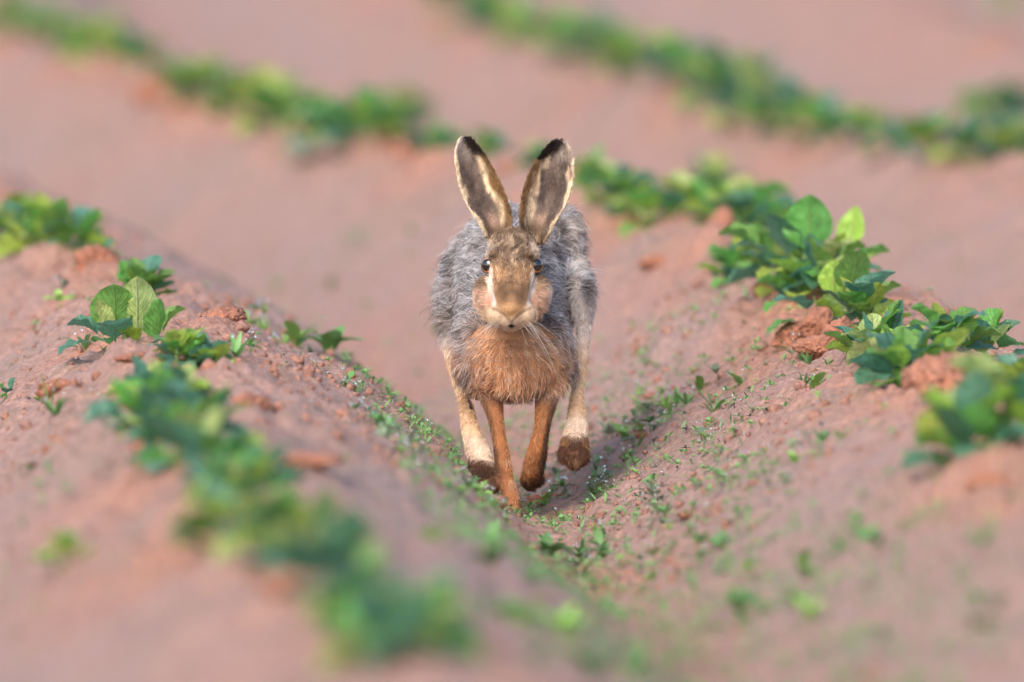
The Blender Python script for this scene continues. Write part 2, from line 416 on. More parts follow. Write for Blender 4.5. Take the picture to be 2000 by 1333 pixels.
G_A, G_B, G_C = 'crop plants in the row left of the hare', 'crop plants in the row passing behind the hare', 'crop plants in the farthest row'
# dx, dz (px from the foot), colour, leaf form, length px, azimuth, elevation, width, roll
HERO_A = [(-22, 20, 'mid', 0, 95, 185, 88, 1.25, -8), (22, 12, 'pale', 2, 112, 178, 84, 1.05, 6), (-45, 18, 'pale', 2, 70, 160, 80, .9, -25),
          (-20, 15, 'dark', 1, 66, 175, 60, 1.1, 12), (-50, 25, 'dark', 5, 60, 80, 35, 1.1, 0), (-60, 8, 'dark', 3, 70, 110, 20, 1.0, 0),
          (60, 10, 'mid', 4, 80, 200, 72, .9, 35), (70, 30, 'mid', 5, 60, -60, 60, 1, 0), (40, 5, 'dark', 0, 60, -110, 25, 1.1, 0),
          (-5, 0, 'mid', 3, 60, 190, 20, 1, 0), (20, 4, 'lime', 5, 60, 150, 45, .8, 0), (-30, 5, 'mid', 3, 50, 40, 40, 1, 0)]
HERO_B = [(0, 45, 'mid', 2, 128, 182, 86, 1.3, 4), (-40, 40, 'dark', 0, 110, 150, 70, 1.2, -20), (75, 50, 'lime', 4, 100, -40, 70, .8, 20),
          (50, 30, 'lime', 0, 80, 200, 70, 1, 25), (-70, 45, 'dark', 1, 95, 100, 35, 1.1, 0), (-95, 55, 'mid', 5, 95, 75, 40, 1.1, 0),
          (30, 20, 'dark', 3, 90, 210, 45, 1.2, 0), (-10, 15, 'dark', 1, 90, 170, 40, 1.2, 0), (95, 20, 'mid', 5, 80, -70, 45, 1, 0),
          (-40, 10, 'lime', 3, 80, 130, 30, 1, 0), (60, 5, 'dark', 3, 80, 230, 25, 1.1, 0), (10, 30, 'mid', 0, 90, 20, 60, 1, 0)]
HERO_B2 = [(0, 45, 'mid', 0, 105, 195, 82, 1.2, 15), (-35, 40, 'lime', 4, 80, 175, 80, 1.1, -5), (-10, 0, 'pale', 1, 85, 180, 70, 1.4, 0),
           (-80, 15, 'dark', 1, 90, 120, 40, 1.2, 0), (-100, -5, 'mid', 3, 80, 100, 12, 1, 0), (-55, 0, 'lime', 5, 70, 160, 55, .7, 0),
           (40, 20, 'mid', 5, 80, -70, 55, 1.1, 0), (-20, -15, 'lime', 2, 70, 150, 50, .6, 0), (50, 0, 'dark', 3, 80, 230, 20, 1.1, 0), (20, 60, 'dark', 1, 70, 0, 50, 1.1, 0)]
LAB_A = {5: 'crop plant with two tall upright leaves, dark round and pale pointed, left ridge',
         4: 'crop plant with lime green curled leaves just behind the two upright leaves',
         6: 'low bluish green crop plant right of the two upright leaves'}
ROW_A = [(22, 492, 120, None), (95, 495, 120, None), (150, 505, 90, None), (30, 470, 110, None), (275, 588, 88, None), (245, 680, 130, HERO_A), (385, 712, 72, None),
         (290, 852, 118, None), (385, 880, 118, None), (400, 960, 130, None), (490, 960, 120, None), (430, 1070, 130, None), (530, 1095, 130, None),
         (640, 1180, 140, None), (560, 1125, 120, None), (470, 1020, 125, None), (700, 1205, 140, None), (345, 715, 78, None), (295, 790, 105, None), (420, 722, 66, None), (200, 540, 60, None), (750, 1285, 150, None), (830, 1320, 130, None), (690, 1235, 110, None), (345, 905, 120, None), (600, 1105, 140, None), (345, 815, 95, None), (805, 1265, 150, None)]
order = sorted(range(len(ROW_A)), key=lambda i: ROW_A[i][1])
for rank, i in enumerate(order):
    px, py, h, sp = ROW_A[i]
    h = h * (1.05 if py > 780 else 1)
    lb = LAB_A.get(i, '%s leafy crop plant from the far end of the row left of the hare' % ORD[rank])
    crop_plant(px, py, h, lb, G_A, 300 + i, specs=sp, tint=(.6, .3, .1, 0) if i == 6 else (.55, .25, .1, .10) if py > 780 else None)
ROW_B = [(20, 62, 80), (100, 92, 90), (190, 118, 100), (262, 128, 80), (390, 205, 100), (452, 212, 85), (530, 250, 120), (600, 262, 100), (660, 285, 120), (722, 278, 110), (790, 262, 100),
         (860, 292, 70), (955, 312, 66), (1060, 335, 60), (1160, 385, 80), (1205, 412, 105), (1270, 430, 105), (1335, 430, 95), (1392, 425, 125), (1450, 462, 110), (1510, 480, 100),
         (1455, 548, 95), (1580, 575, 170), (1665, 625, 150), (1560, 605, 90), (1715, 690, 120), (1775, 745, 145), (1850, 715, 115), (1925, 712, 110), (1895, 905, 170), (1965, 880, 190), (1990, 790, 130), (330, 172, 66), (1540, 565, 120), (1618, 585, 120), (1690, 645, 110), (1505, 525, 100), (1425, 450, 100), (1745, 700, 100), (1815, 735, 100)]
LAB_B = {22: 'tall crop plant with one big pointed upright leaf, right of the hare', 23: 'crop plant with a crinkled yellow green leaf below the big pointed leaf',
         24: 'low dark green crop plant above the cracked soil heap', 21: 'small crop plant with a drooping bluish leaf on the slope right of the hare'}
orderb = sorted(range(len(ROW_B)), key=lambda i: ROW_B[i][0])
for rank, i in enumerate(orderb):
    px, py, h = ROW_B[i]
    lb = LAB_B.get(i, '%s leafy crop plant from the left in the row passing behind the hare' % ORD[rank])
    crop_plant(px, py, h, lb, G_B, 400 + i, specs={22: HERO_B, 23: HERO_B2}.get(i))
ROW_C = [(890, 20, 90), (950, 55, 100), (1020, 75, 90), (1095, 112, 110), (1165, 125, 110), (1245, 155, 100), (1320, 182, 110), (1390, 205, 120), (1460, 240, 140), (1530, 258, 120),
         (1605, 268, 100), (1680, 282, 90), (1750, 296, 90), (1820, 312, 110), (1900, 306, 100), (1975, 302, 110), (1965, 245, 110)]
for rank, (px, py, h) in enumerate(ROW_C):
    lb = 'blurred %s crop plant from the left in the row at upper right' % ORD[rank]
    if rank == 16: lb = 'blurred crop plant standing above the row end at the right edge'
    crop_plant(px, py, h, lb, G_C, 500 + rank, n=19)
crop_plant(1975, 18, 70, 'blurred crop plant at the top right corner of the picture', None, 560, n=9)
crop_plant(120, 1130, 90, 'blurred bright yellow green plant on the near slope at lower left', None, 561, n=7, tint=(.05, .3, .65, 0))
crop_plant(10, 790, 50, 'small dark green crop sprout cut by the left edge', None, 563, n=6, tint=(.5, .5, 0, 0))

# ------------------------------------------------------------------ weed seedlings
def weed_mesh(seed, kind, mat):
    r = np.random.default_rng(seed)
    V_, Q, o_ = [], [], 0
    def blade(base, az, el, L, w, bend=.6, n=5):
        nonlocal o_
        s = np.linspace(0, 1, n)
        e = el - bend * s
        yy = np.concatenate([[0], np.cumsum(np.cos(e[1:]) * L / (n - 1))]); zz = np.concatenate([[0], np.cumsum(np.sin(e[1:]) * L / (n - 1))])
        ww = w * np.sin(np.pi * np.clip(s * .93 + .05, 0, 1)) ** .7
        ca, sa = math.cos(az), math.sin(az)
        P = []
        for k in range(n):
            for q in (-1, 0, 1):
                lx = q * ww[k]; ly = yy[k]; lz = zz[k] + abs(q) * ww[k] * .35
                P.append((base[0] + lx * ca - ly * sa, base[1] + lx * sa + ly * ca, base[2] + lz))
        V_.append(np.array(P)); Q.append(grid_faces(n, 3) + o_); o_ += 3 * n
    if kind == 'pair':                                  # cotyledons and a first pair of leaves on a stalk
        hgt = r.uniform(.35, .6)
        for k in range(3): blade((0, 0, -.03), k * 2.1, 1.45, hgt + .05, .022, .1, 3)
        a0 = r.uniform(0, 3)
        for k in (0, 1): blade((0, 0, hgt), a0 + k * math.pi + r.uniform(-.2, .2), r.uniform(.3, .8), r.uniform(.5, .7), .16, .5)
        for k in (0, 1): blade((0, 0, hgt), a0 + 1.57 + k * math.pi, r.uniform(.7, 1.1), r.uniform(.3, .5), .12, .3)
    elif kind == 'tuft':
        for k in range(9): blade((r.uniform(-.06, .06), r.uniform(-.06, .06), 0), r.uniform(0, 6.3), r.uniform(.6, 1.4), r.uniform(.5, 1), r.uniform(.05, .1), r.uniform(.2, 1.0))
    elif kind == 'grass':
        for k in range(5): blade((r.uniform(-.05, .05), r.uniform(-.05, .05), -.02), r.uniform(0, 6.3), r.uniform(1.1, 1.5), r.uniform(.5, 1.15), .022, r.uniform(.2, .8), 6)
    elif kind == 'broad':
        for k in range(6):
            blade((0, 0, .12 * k / 2), k * 2.4 + r.uniform(-.3, .3), r.uniform(.5, 1.25), r.uniform(.6, .95), r.uniform(.15, .24), r.uniform(.4, .9), 6)
    elif kind == 'bit':
        blade((0, 0, 0), r.uniform(0, 6), r.uniform(.2, 1.1), 1, .09, .5, 4); blade((0, 0, 0), r.uniform(0, 6), r.uniform(.1, .7), .7, .08, .4, 4)
    me = mesh_np('weed_seedling', np.concatenate(V_), np.concatenate(Q)); me.materials.append(mat)
    return me, np.concatenate(V_), np.concatenate(Q)
WM = {}
for kind, mats in dict(pair=(M_weed, M_weed_lime, M_weed_grey), tuft=(M_weed, M_weed_lime, M_weed_grey), grass=(M_weed, M_weed_lime), broad=(M_weed, M_weed_lime), bit=(M_weed_dark, M_weed_grey)).items():
    WM[kind] = [weed_mesh(900 + 31 * i + len(kind) * 7 + j, kind, m)[0] for i, m in enumerate(mats) for j in (0, 1)]
DEW = []
LOOK = dict(pair=('two-leaved green', 'two-leaved bright green', 'two-leaved grey green'), tuft=('tufted green', 'tufted bright green', 'tufted grey green'), grass=('grassy green', 'grassy bright green'),
            broad=('broad-leaved green', 'broad-leaved bright green'), bit=('withered dark', 'drooping grey'))
def weed(px, py, size, kind, label, group, r, name='weed_seedling', mi=None):
    if mi is not None: label = label % LOOK[kind][mi // 2]
    x, d, z = unproject(px, py)
    s = size * d / F
    o = bpy.data.objects.new(name, WM[kind][mi] if mi is not None else r.choice(WM[kind])); col.objects.link(o)
    o.location = (x, d, z - .001); o.scale = (s, s, s * r.uniform(.85, 1.2)); o.rotation_euler = (r.uniform(-.25, .25), r.uniform(-.25, .25), r.uniform(0, 6.3))
    tag(o, label, 'weed', group)
    if kind != 'bit' and 13.4 < d < 16.8:
        for _ in range(r.choice((0, 1, 2, 3, 4))):
            DEW.append((x + s * r.uniform(-.4, .4), d + s * r.uniform(-.4, .4), z + s * r.uniform(.45, .95), r.uniform(.0008, .002)))
    return o
r = random.Random(5)
def scatter(n, fn, kinds, wts, smin, smax, label, group):
    for _ in range(n):
        px, py = fn()
        k = r.choices(kinds, wts)[0]
        s = r.uniform(smin, smax) * (.55 if k == 'bit' else 1)
        weed(px, py, s, k, label, group, r, mi=r.randrange(len(WM[k])))
def slope_pt():
    while True:
        px, py = r.uniform(1090, 1760), r.uniform(600, 1140)
        a_ = (px - 1060) / 640
        lo = 1010 - 380 * a_ ** .9
        if lo - 60 < py < lo + 230: return px, py
scatter(112, slope_pt, ('pair', 'tuft', 'bit', 'broad'), (5, 2, 4, 1), 22, 56, 'tiny %s weed seedling on the soil slope right of the hare', 'weed seedlings on the slope right of the hare')
def valley_pt():
    q = r.random(); return 1060 + q * 230 + r.uniform(-35, 35), 960 - q * 170 + r.uniform(-45, 60)
scatter(34, valley_pt, ('pair', 'tuft', 'broad'), (4, 4, 1), 22, 46, '%s weed seedling in the furrow beside the hare right hind foot', 'weed seedlings in the furrow beside the hare')
def edge_pt():
    q = r.random() ** .8
    ex = np.interp(q, [0, .3, .6, .8, 1], [470, 630, 770, 870, 1010]); ey = np.interp(q, [0, .3, .6, .8, 1], [590, 715, 845, 925, 1030])
    return ex + r.uniform(-30, 6), ey + r.uniform(-6, 24)
scatter(60, edge_pt, ('pair', 'tuft', 'broad', 'grass'), (3, 5, 1, 1), 22, 46, 'small dewy %s weed on the furrow edge left of the hare', 'weeds along the furrow edge left of the hare')
def left_pt(): return r.uniform(0, 240), r.uniform(560, 1000)
scatter(30, left_pt, ('pair', 'tuft', 'bit', 'grass'), (4, 2, 3, 1), 28, 66, 'small %s weed seedling on the soil at the left edge', 'weed seedlings on the left ridge')
scatter(26, lambda: (r.uniform(1150, 1980), r.uniform(1060, 1330)), ('pair', 'broad', 'tuft'), (2, 2, 1), 34, 76, 'blurred %s weed seedling on the near slope at lower right', 'blurred weed seedlings at lower right')
scatter(20, lambda: (r.uniform(840, 1130), r.uniform(1100, 1330)), ('broad', 'tuft', 'grass'), (3, 2, 1), 40, 90, 'blurred %s weed in the near furrow below the hare', 'blurred weeds in the near furrow')
scatter(12, lambda: (r.uniform(440, 860), r.uniform(430, 780)), ('tuft', 'pair'), (1, 1), 24, 50, 'blurred %s weed seedling on the far slope left of the hare', 'blurred weed seedlings behind the left furrow edge')
weed(640, 700, 100, 'broad', 'larger two-leaved green weed standing on the furrow edge left of the hare', None, r, 'weed_plant')
weed(575, 680, 70, 'broad', 'pale green weed left of the larger two-leaved weed', None, r, 'weed_plant')
weed(460, 705, 75, 'tuft', 'dense bright green weed tuft right of the bluish crop plant', None, r, 'weed_plant')
weed(98, 800, 80, 'grass', 'upright grass blade sprouting near the left edge', None, r, 'weed_plant')
weed(830, 862, 62, 'grass', 'thin grass blade with a dew drop left of the hare hind foot', None, r, 'weed_plant')
weed(960, 1075, 60, 'broad', 'blurred bright green weed in front of the hare planted paw', None, r, 'weed_plant')
weed(1155, 1325, 100, 'broad', 'strongly blurred green weed at the bottom edge, left of a second one', None, r, 'weed_plant')
weed(1245, 1330, 110, 'tuft', 'strongly blurred green weed tuft at the bottom edge below the furrow', None, r, 'weed_plant')
weed(850, 1060, 80, 'broad', 'blurred lone green leaf weed left of the furrow bottom', None, r, 'weed_plant')
weed(935, 975, 40, 'broad', 'green weed leaf in front of the hare left hind foot', None, r, 'weed_plant')
# ground film of tiny seedlings that cannot be counted
src = [weed_mesh(1200 + k, 'pair', M_weed)[1:] for k in range(3)] + [weed_mesh(1210 + k, 'bit', M_weed)[1:] for k in range(3)]
def cover(name, n_, mat, lo, hi, label):
    tV, tQ, off = [], [], 0
    m_ = int(n_ * .3)
    dd = np.concatenate([rng.uniform(11, 22, m_), rng.uniform(11.6, 16.2, n_ - m_)])
    xx = np.concatenate([rng.uniform(-.85, .85, m_), row_x(dd[m_:]) - SP * rng.uniform(.05, .70, n_ - m_)])
    tt = (xx - row_x(dd)) / SP % 1
    keep = (rng.random(n_) < np.interp(tt, [0, .15, .3, .4, .6, .8, .93, 1], [.1, .3, .8, 1, 1, .8, .3, .15])) & (noise2(xx * 6, dd * 2, 77) > -.35)
    dd, xx = dd[keep], xx[keep]; zz = ground_z(xx, dd)
    for x, d, z in zip(xx, dd, zz):
        v, q = src[rng.integers(6)]
        sz = rng.uniform(lo, hi); a_ = rng.uniform(0, 6.3)
        R = np.array([[math.cos(a_), -math.sin(a_), 0], [math.sin(a_), math.cos(a_), 0], [0, 0, 1]])
        tV.append((v * sz) @ R.T + np.array([x, d, z])); tQ.append(q + off); off += len(v)
    tag(link(name, mesh_np(name, np.concatenate(tV), np.concatenate(tQ)), None, mat), label, 'ground cover', kind='stuff')
cover('seedling_cover', 5200, M_weed, .006, .018, 'scattered green seedlings thinly covering the soil')
cover('grey_seedling_cover', 1500, M_weed_grey, .006, .015, 'scattered grey green sprouts thinly covering the soil')
cover('withered_sprouts', 1100, M_weed_dark, .004, .011, 'scattered withered dark sprouts on the soil')
for i in range(110):                                    # drops on the soil and on crop leaves
    px, py = slope_pt() if i % 2 else (r.uniform(150, 760), r.uniform(560, 800))
    x, d, z = unproject(px, py); DEW.append((x, d, z + .002, r.uniform(.0006, .0014)))
dV = np.concatenate([cv * q[3] + np.array(q[:3]) for q in DEW]); dF = np.concatenate([cf + i * len(cv) for i in range(len(DEW))])
dew = link('dew_drops', mesh_np('dew_drops', dV, dF), None, M_dew); tag(dew, 'glinting dew drops on weeds and soil', 'dew', kind='stuff')

# ------------------------------------------------------------------ the hare
HY = 15.0
def P(px, py, y):
    d = HY + y
    return np.array([(px - 1000) / F * d, d, ZC - (py - YH) / F * d])
bV, bF, boff = [], [], 0
def add_part(v, f):
    global boff
    bV.append(np.asarray(v, float)); bF.extend([tuple(int(i) + boff for i in q) for q in f]); boff += len(v)
def ell(px, py, y, rx, ry, rz, tilt=0):
    v, f = ICO4 if max(rx, ry, rz) > 3 else ico(3)
    v = v * np.array([rx, ry, rz]) / 100
    c, s = math.cos(tilt), math.sin(tilt)
    v = v @ np.array([[1, 0, 0], [0, c, -s], [0, s, c]]).T
    add_part(v + P(px, py, y), f)
def limb(pts, n=20, sub=6):
    """tapered limb through (px, py, y, r cm) stations, closed with round ends"""
    A = np.array([np.append(P(*p[:3]), p[3] / 100) for p in pts])
    out = []
    for i in range(len(A) - 1):
        p0, p1, p2, p3 = A[max(i - 1, 0)], A[i], A[i + 1], A[min(i + 2, len(A) - 1)]
        for k in range(sub):
            t_ = k / sub
            out.append(.5 * ((2 * p1) + (-p0 + p2) * t_ + (2 * p0 - 5 * p1 + 4 * p2 - p3) * t_ ** 2 + (-p0 + 3 * p1 - 3 * p2 + p3) * t_ ** 3))
    out.append(A[-1]); C = np.array(out)
    def cap(c, d_, r_): return [np.append(c + d_ * r_ * s_, r_ * math.sqrt(max(0, 1 - s_ * s_))) for s_ in (.45, .8, .97, 1.0)]
    d0 = C[0, :3] - C[1, :3]; d0 /= np.linalg.norm(d0); d1 = C[-1, :3] - C[-2, :3]; d1 /= np.linalg.norm(d1)
    C = np.concatenate([np.array(cap(C[0, :3], d0, C[0, 3]))[::-1], C, np.array(cap(C[-1, :3], d1, C[-1, 3]))])
    t_ = np.gradient(C[:, :3], axis=0); t_ /= np.linalg.norm(t_, axis=1)[:, None] + 1e-12
    a_ = np.cross(t_, [1, .02, .03]); a_ /= np.linalg.norm(a_, axis=1)[:, None]; b_ = np.cross(t_, a_)
    th = np.linspace(0, 2 * np.pi, n, endpoint=False)
    V_ = C[:, None, :3] + np.maximum(C[:, 3], 1e-5)[:, None, None] * (np.cos(th)[None, :, None] * a_[:, None] + np.sin(th)[None, :, None] * b_[:, None])
    m = len(C); f = []
    for i in range(m - 1):
        for j in range(n):
            f.append((i * n + j, i * n + (j + 1) % n, (i + 1) * n + (j + 1) % n, (i + 1) * n + j))
    f.append(tuple(range(n))[::-1]); f.append(tuple((m - 1) * n + j for j in range(n)))
    add_part(V_.reshape(-1, 3), f)
def trunk(st, n=40, sub=6):
    A = np.array([list(P(a_, b_, y)) + [rx / 100, rz / 100] for a_, b_, y, rx, rz in st])
    out = []
    for i in range(len(A) - 1):
        p0, p1, p2, p3 = A[max(i - 1, 0)], A[i], A[i + 1], A[min(i + 2, len(A) - 1)]
        for k in range(sub):
            t_ = k / sub
            out.append(.5 * ((2 * p1) + (-p0 + p2) * t_ + (2 * p0 - 5 * p1 + 4 * p2 - p3) * t_ ** 2 + (-p0 + 3 * p1 - 3 * p2 + p3) * t_ ** 3))
    out.append(A[-1]); C = np.array(out)
    th = np.linspace(0, 2 * np.pi, n, endpoint=False)
    V_ = np.stack([C[:, None, 0] + C[:, None, 3] * np.cos(th), C[:, None, 1] + 0 * th, C[:, None, 2] + C[:, None, 4] * np.sin(th)], -1)
    m = len(C); f = []
    for i in range(m - 1):
        for j in range(n):
            f.append((i * n + j, i * n + (j + 1) % n, (i + 1) * n + (j + 1) % n, (i + 1) * n + j))
    f.append(tuple(range(n))[::-1]); f.append(tuple((m - 1) * n + j for j in range(n)))
    add_part(V_.reshape(-1, 3), f)

trunk([(1000, 715, -.078, 1.5, 1.5), (1000, 712, -.07, 3.4, 3.2), (1000, 705, -.05, 4.7, 4.1), (1000, 685, -.015, 5.3, 5.2), (998, 635, .04, 5.5, 7.2), (997, 590, .10, 5.9, 8.0),
       (998, 562, .16, 6.2, 8.2), (999, 548, .22, 6.3, 7.8), (1001, 543, .28, 5.8, 7.0), (1001, 548, .33, 4.4, 5.2), (1001, 552, .36, 2.2, 2.6), (1001, 552, .367, .6, .6)])
ell(1084, 535, .20, 3.0, 7.5, 6.2); ell(914, 575, .19, 2.9, 7.5, 5.8)        # thighs
ell(1100, 478, .23, 2.0, 5.5, 4.0)
ell(935, 695, -.012, 2.6, 3.8, 4.6); ell(1066, 695, -.012, 2.6, 3.8, 4.6)      # shoulders
limb([(1000, 665, -.005, 4.4), (1000, 605, -.02, 3.4), (1000, 545, -.045, 2.7)])   # neck
# head
ell(1001, 505, -.066, 2.75, 3.9, 3.0, .35)
ell(1001, 482, -.058, 2.5, 3.0, 2.0)
limb([(1000, 512, -.075, 2.55), (999, 545, -.098, 2.2), (998, 575, -.118, 2.0), (997, 600, -.130, 1.9), (997, 612, -.134, 1.7)])
ell(1000, 590, -.085, 3.0, 3.6, 2.3); ell(949, 575, -.075, 1.05, 2.6, 2.0); ell(1053, 573, -.075, 1.05, 2.6, 2.0); ell(962, 592, -.1, 1.3, 2.2, 1.6, .5); ell(1036, 592, -.1, 1.3, 2.2, 1.6, .5)
ell(972, 615, -.128, 1.4, 1.7, 1.35); ell(1023, 615, -.128, 1.4, 1.7, 1.35); ell(997, 634, -.122, 1.35, 1.6, .85)
ell(970, 496, -.079, 1.0, 2.3, .95); ell(1034, 496, -.079, 1.0, 2.3, .95)    # brows
ell(996, 605, -.147, .85, .6, .6)                                              # nose
# hind legs
limb([(1085, 550, .17, 3.4), (1118, 560, .10, 1.9), (1139, 600, .05, 1.0), (1138, 690, .03, .66), (1129, 760, .005, .62), (1127, 812, -.015, .95), (1124, 855, -.03, 1.3), (1122, 886, -.042, 1.4)])
ell(1122, 872, -.048, 1.4, 1.2, 1.4)
for k in range(4): ell(1103 + k * 12.5, (888, 898, 899, 890)[k], -.055, .56, 1.0, .95)
limb([(915, 570, .17, 3.4), (893, 610, .10, 1.9), (879, 650, .06, .95), (884, 710, .045, .62), (907, 785, .015, .62), (920, 842, -.01, .92), (937, 898, -.03, 1.25), (946, 928, -.042, 1.4)])
ell(947, 925, -.048, 1.4, 1.2, 1.4)
for k in range(4): ell(928 + k * 12.5, (940, 950, 953, 946)[k], -.055, .56, 1.0, .95)
# fore legs
limb([(945, 720, -.015, 2.4), (958, 770, -.035, 1.35), (967, 812, -.05, .82), (976, 865, -.056, .70), (981, 895, -.06, .80), (988, 935, -.06, .76), (996, 972, -.064, .85), (1001, 1000, -.072, 1.0), (1003, 1012, -.085, .8)])
for k in range(4): ell(992 + k * 7.5, 1008 - 2 * (k in (1, 2)), -.092, .46, .9, .5)
limb([(1078, 715, -.015, 2.4), (1070, 765, -.035, 1.4), (1063, 810, -.048, .9), (1056, 850, -.045, .8), (1049, 885, -.038, 1.0), (1043, 912, -.025, 1.05), (1039, 935, -.008, 1.0), (1036, 945, .012, .8)])
for k in range(4): ell(1026 + k * 9, 940 + 4 * (k in (1, 2)), .0, .5, 1.1, .6)
ell(1000, 560, .375, 2.0, 3.0, 3.0)                                            # tail
# ears: cupped shells open to the front
def ear(levels, side):
    lv = np.array(levels, float)
    nr, nc = 46, 24
    q = np.linspace(0, 1, nr); k = np.linspace(0, 1, len(lv))
    py = np.interp(q, k, lv[:, 0]); xl = np.interp(q, k, lv[:, 1]); xr = np.interp(q, k, lv[:, 2])
    ker = np.array([.25, .5, .25])
    for _ in range(6):
        for a_ in (py, xl, xr): a_[1:-1] = np.convolve(a_, ker, 'same')[1:-1]
    v = np.linspace(-1, 1, nc)
    front = np.zeros((nr, nc, 3)); back = np.zeros((nr, nc, 3))
    for i in range(nr):
        mid, hw = (xl[i] + xr[i]) / 2, (xr[i] - xl[i]) / 2
        y0 = -.028 - .034 * q[i]                                # tip leans back a little
        depth = .016 * math.sin(math.pi * min(1, q[i] * .62 + .12)) + .008 * q[i] + .002
        for j in range(nc):
            cup = depth * (1 - abs(v[j]) ** 2.2)
            inner = v[j] * side                                  # +1 towards the other ear
            rollf = -.006 * smooth(.45, 1, inner) * q[i]
            tap = .0023 if 0 < i < nr - 1 else .0012
            front[i, j] = P(mid + hw * v[j], py[i], y0 + cup + rollf - tap * .8)
            back[i, j] = P(mid + hw * v[j] * 1.02, py[i] - (1 if i == 0 else 0), y0 + cup + rollf + tap * 1.2)
    V_ = np.concatenate([front.reshape(-1, 3), back.reshape(-1, 3)]); o_ = nr * nc
    g = grid_faces(nr, nc); f = [tuple(a_) for a_ in g] + [tuple(a_[::-1] + o_) for a_ in g]
    idx = np.arange(nr * nc).reshape(nr, nc)
    loop = list(idx[0, :]) + list(idx[1:, -1]) + list(idx[-1, -2::-1]) + list(idx[-2:0:-1, 0])
    for a_, b_ in zip(loop, loop[1:] + loop[:1]): f.append((b_, a_, a_ + o_, b_ + o_))
    add_part(V_, f)
EAR_L = [(266, 901, 917), (275, 893, 928), (292, 889, 941), (315, 888, 955), (340, 892, 969), (370, 899, 984), (400, 911, 995), (430, 930, 1001), (455, 946, 1001), (480, 956, 997)]
EAR_R = [(272, 1083, 1096), (281, 1069, 1110), (300, 1055, 1119), (322, 1040, 1121), (350, 1028, 1120), (380, 1019, 1114), (405, 1015, 1103), (430, 1014, 1088), (455, 1016, 1073), (480, 1020, 1062)]
ear(EAR_L, 1); ear(EAR_R, -1)

hare = bpy.data.objects.new('hare', None); col.objects.link(hare); hare.location = (0, HY, 0)
tag(hare, 'brown hare with erect black-tipped ears running towards the camera along the furrow', 'hare')
raw = bpy.data.meshes.new('body'); raw.from_pydata(np.concatenate(bV).tolist(), [], bF); raw.update()
tmp = bpy.data.objects.new('body_raw', raw); col.objects.link(tmp)
rm = tmp.modifiers.new('remesh', 'REMESH'); rm.mode = 'VOXEL'; rm.voxel_size = .0017; rm.use_smooth_shade = True
sm = tmp.modifiers.new('smooth', 'SMOOTH'); sm.factor = .5; sm.iterations = 8
dg = bpy.context.evaluated_depsgraph_get()
body_me = bpy.data.meshes.new_from_object(tmp.evaluated_get(dg)); body_me.name = 'body'
bpy.data.objects.remove(tmp)
nv = len(body_me.vertices)
co = np.zeros(nv * 3); body_me.vertices.foreach_get('co', co); co = co.reshape(-1, 3)

def front_xy(p):
    d = p[:, 1]
    return 1000 + p[:, 0] / d * F, YH + (ZC - p[:, 2]) / d * F, d - HY
C_ = {k: lin(*v) for k, v in dict(grey=(150, 146, 150), greyd=(98, 94, 99), rufous=(200, 146, 108), rufd=(162, 112, 80), brown=(116, 94, 76), white=(232, 215, 202), cheek=(226, 186, 164),
      muz=(208, 178, 150), bridge=(146, 112, 82), ochre=(170, 130, 92), legf=(180, 120, 76), legh=(226, 190, 156), foot=(92, 60, 44), inner=(110, 95, 88), cream=(234, 208, 176), tip=(34, 25, 22), dark=(70, 52, 42), eb=(140, 108, 74)).items()}
def mixc(base, c, w):
    return base * (1 - w[:, None]) + np.asarray(c)[None] * w[:, None]
def seg_dist(px, py, pts):
    best = np.full(px.shape, 1e9)
    for (x0, y0), (x1, y1) in zip(pts[:-1], pts[1:]):
        vx, vy = x1 - x0, y1 - y0
        t_ = np.clip(((px - x0) * vx + (py - y0) * vy) / (vx * vx + vy * vy), 0, 1)
        best = np.minimum(best, np.hypot(px - x0 - t_ * vx, py - y0 - t_ * vy))
    return best
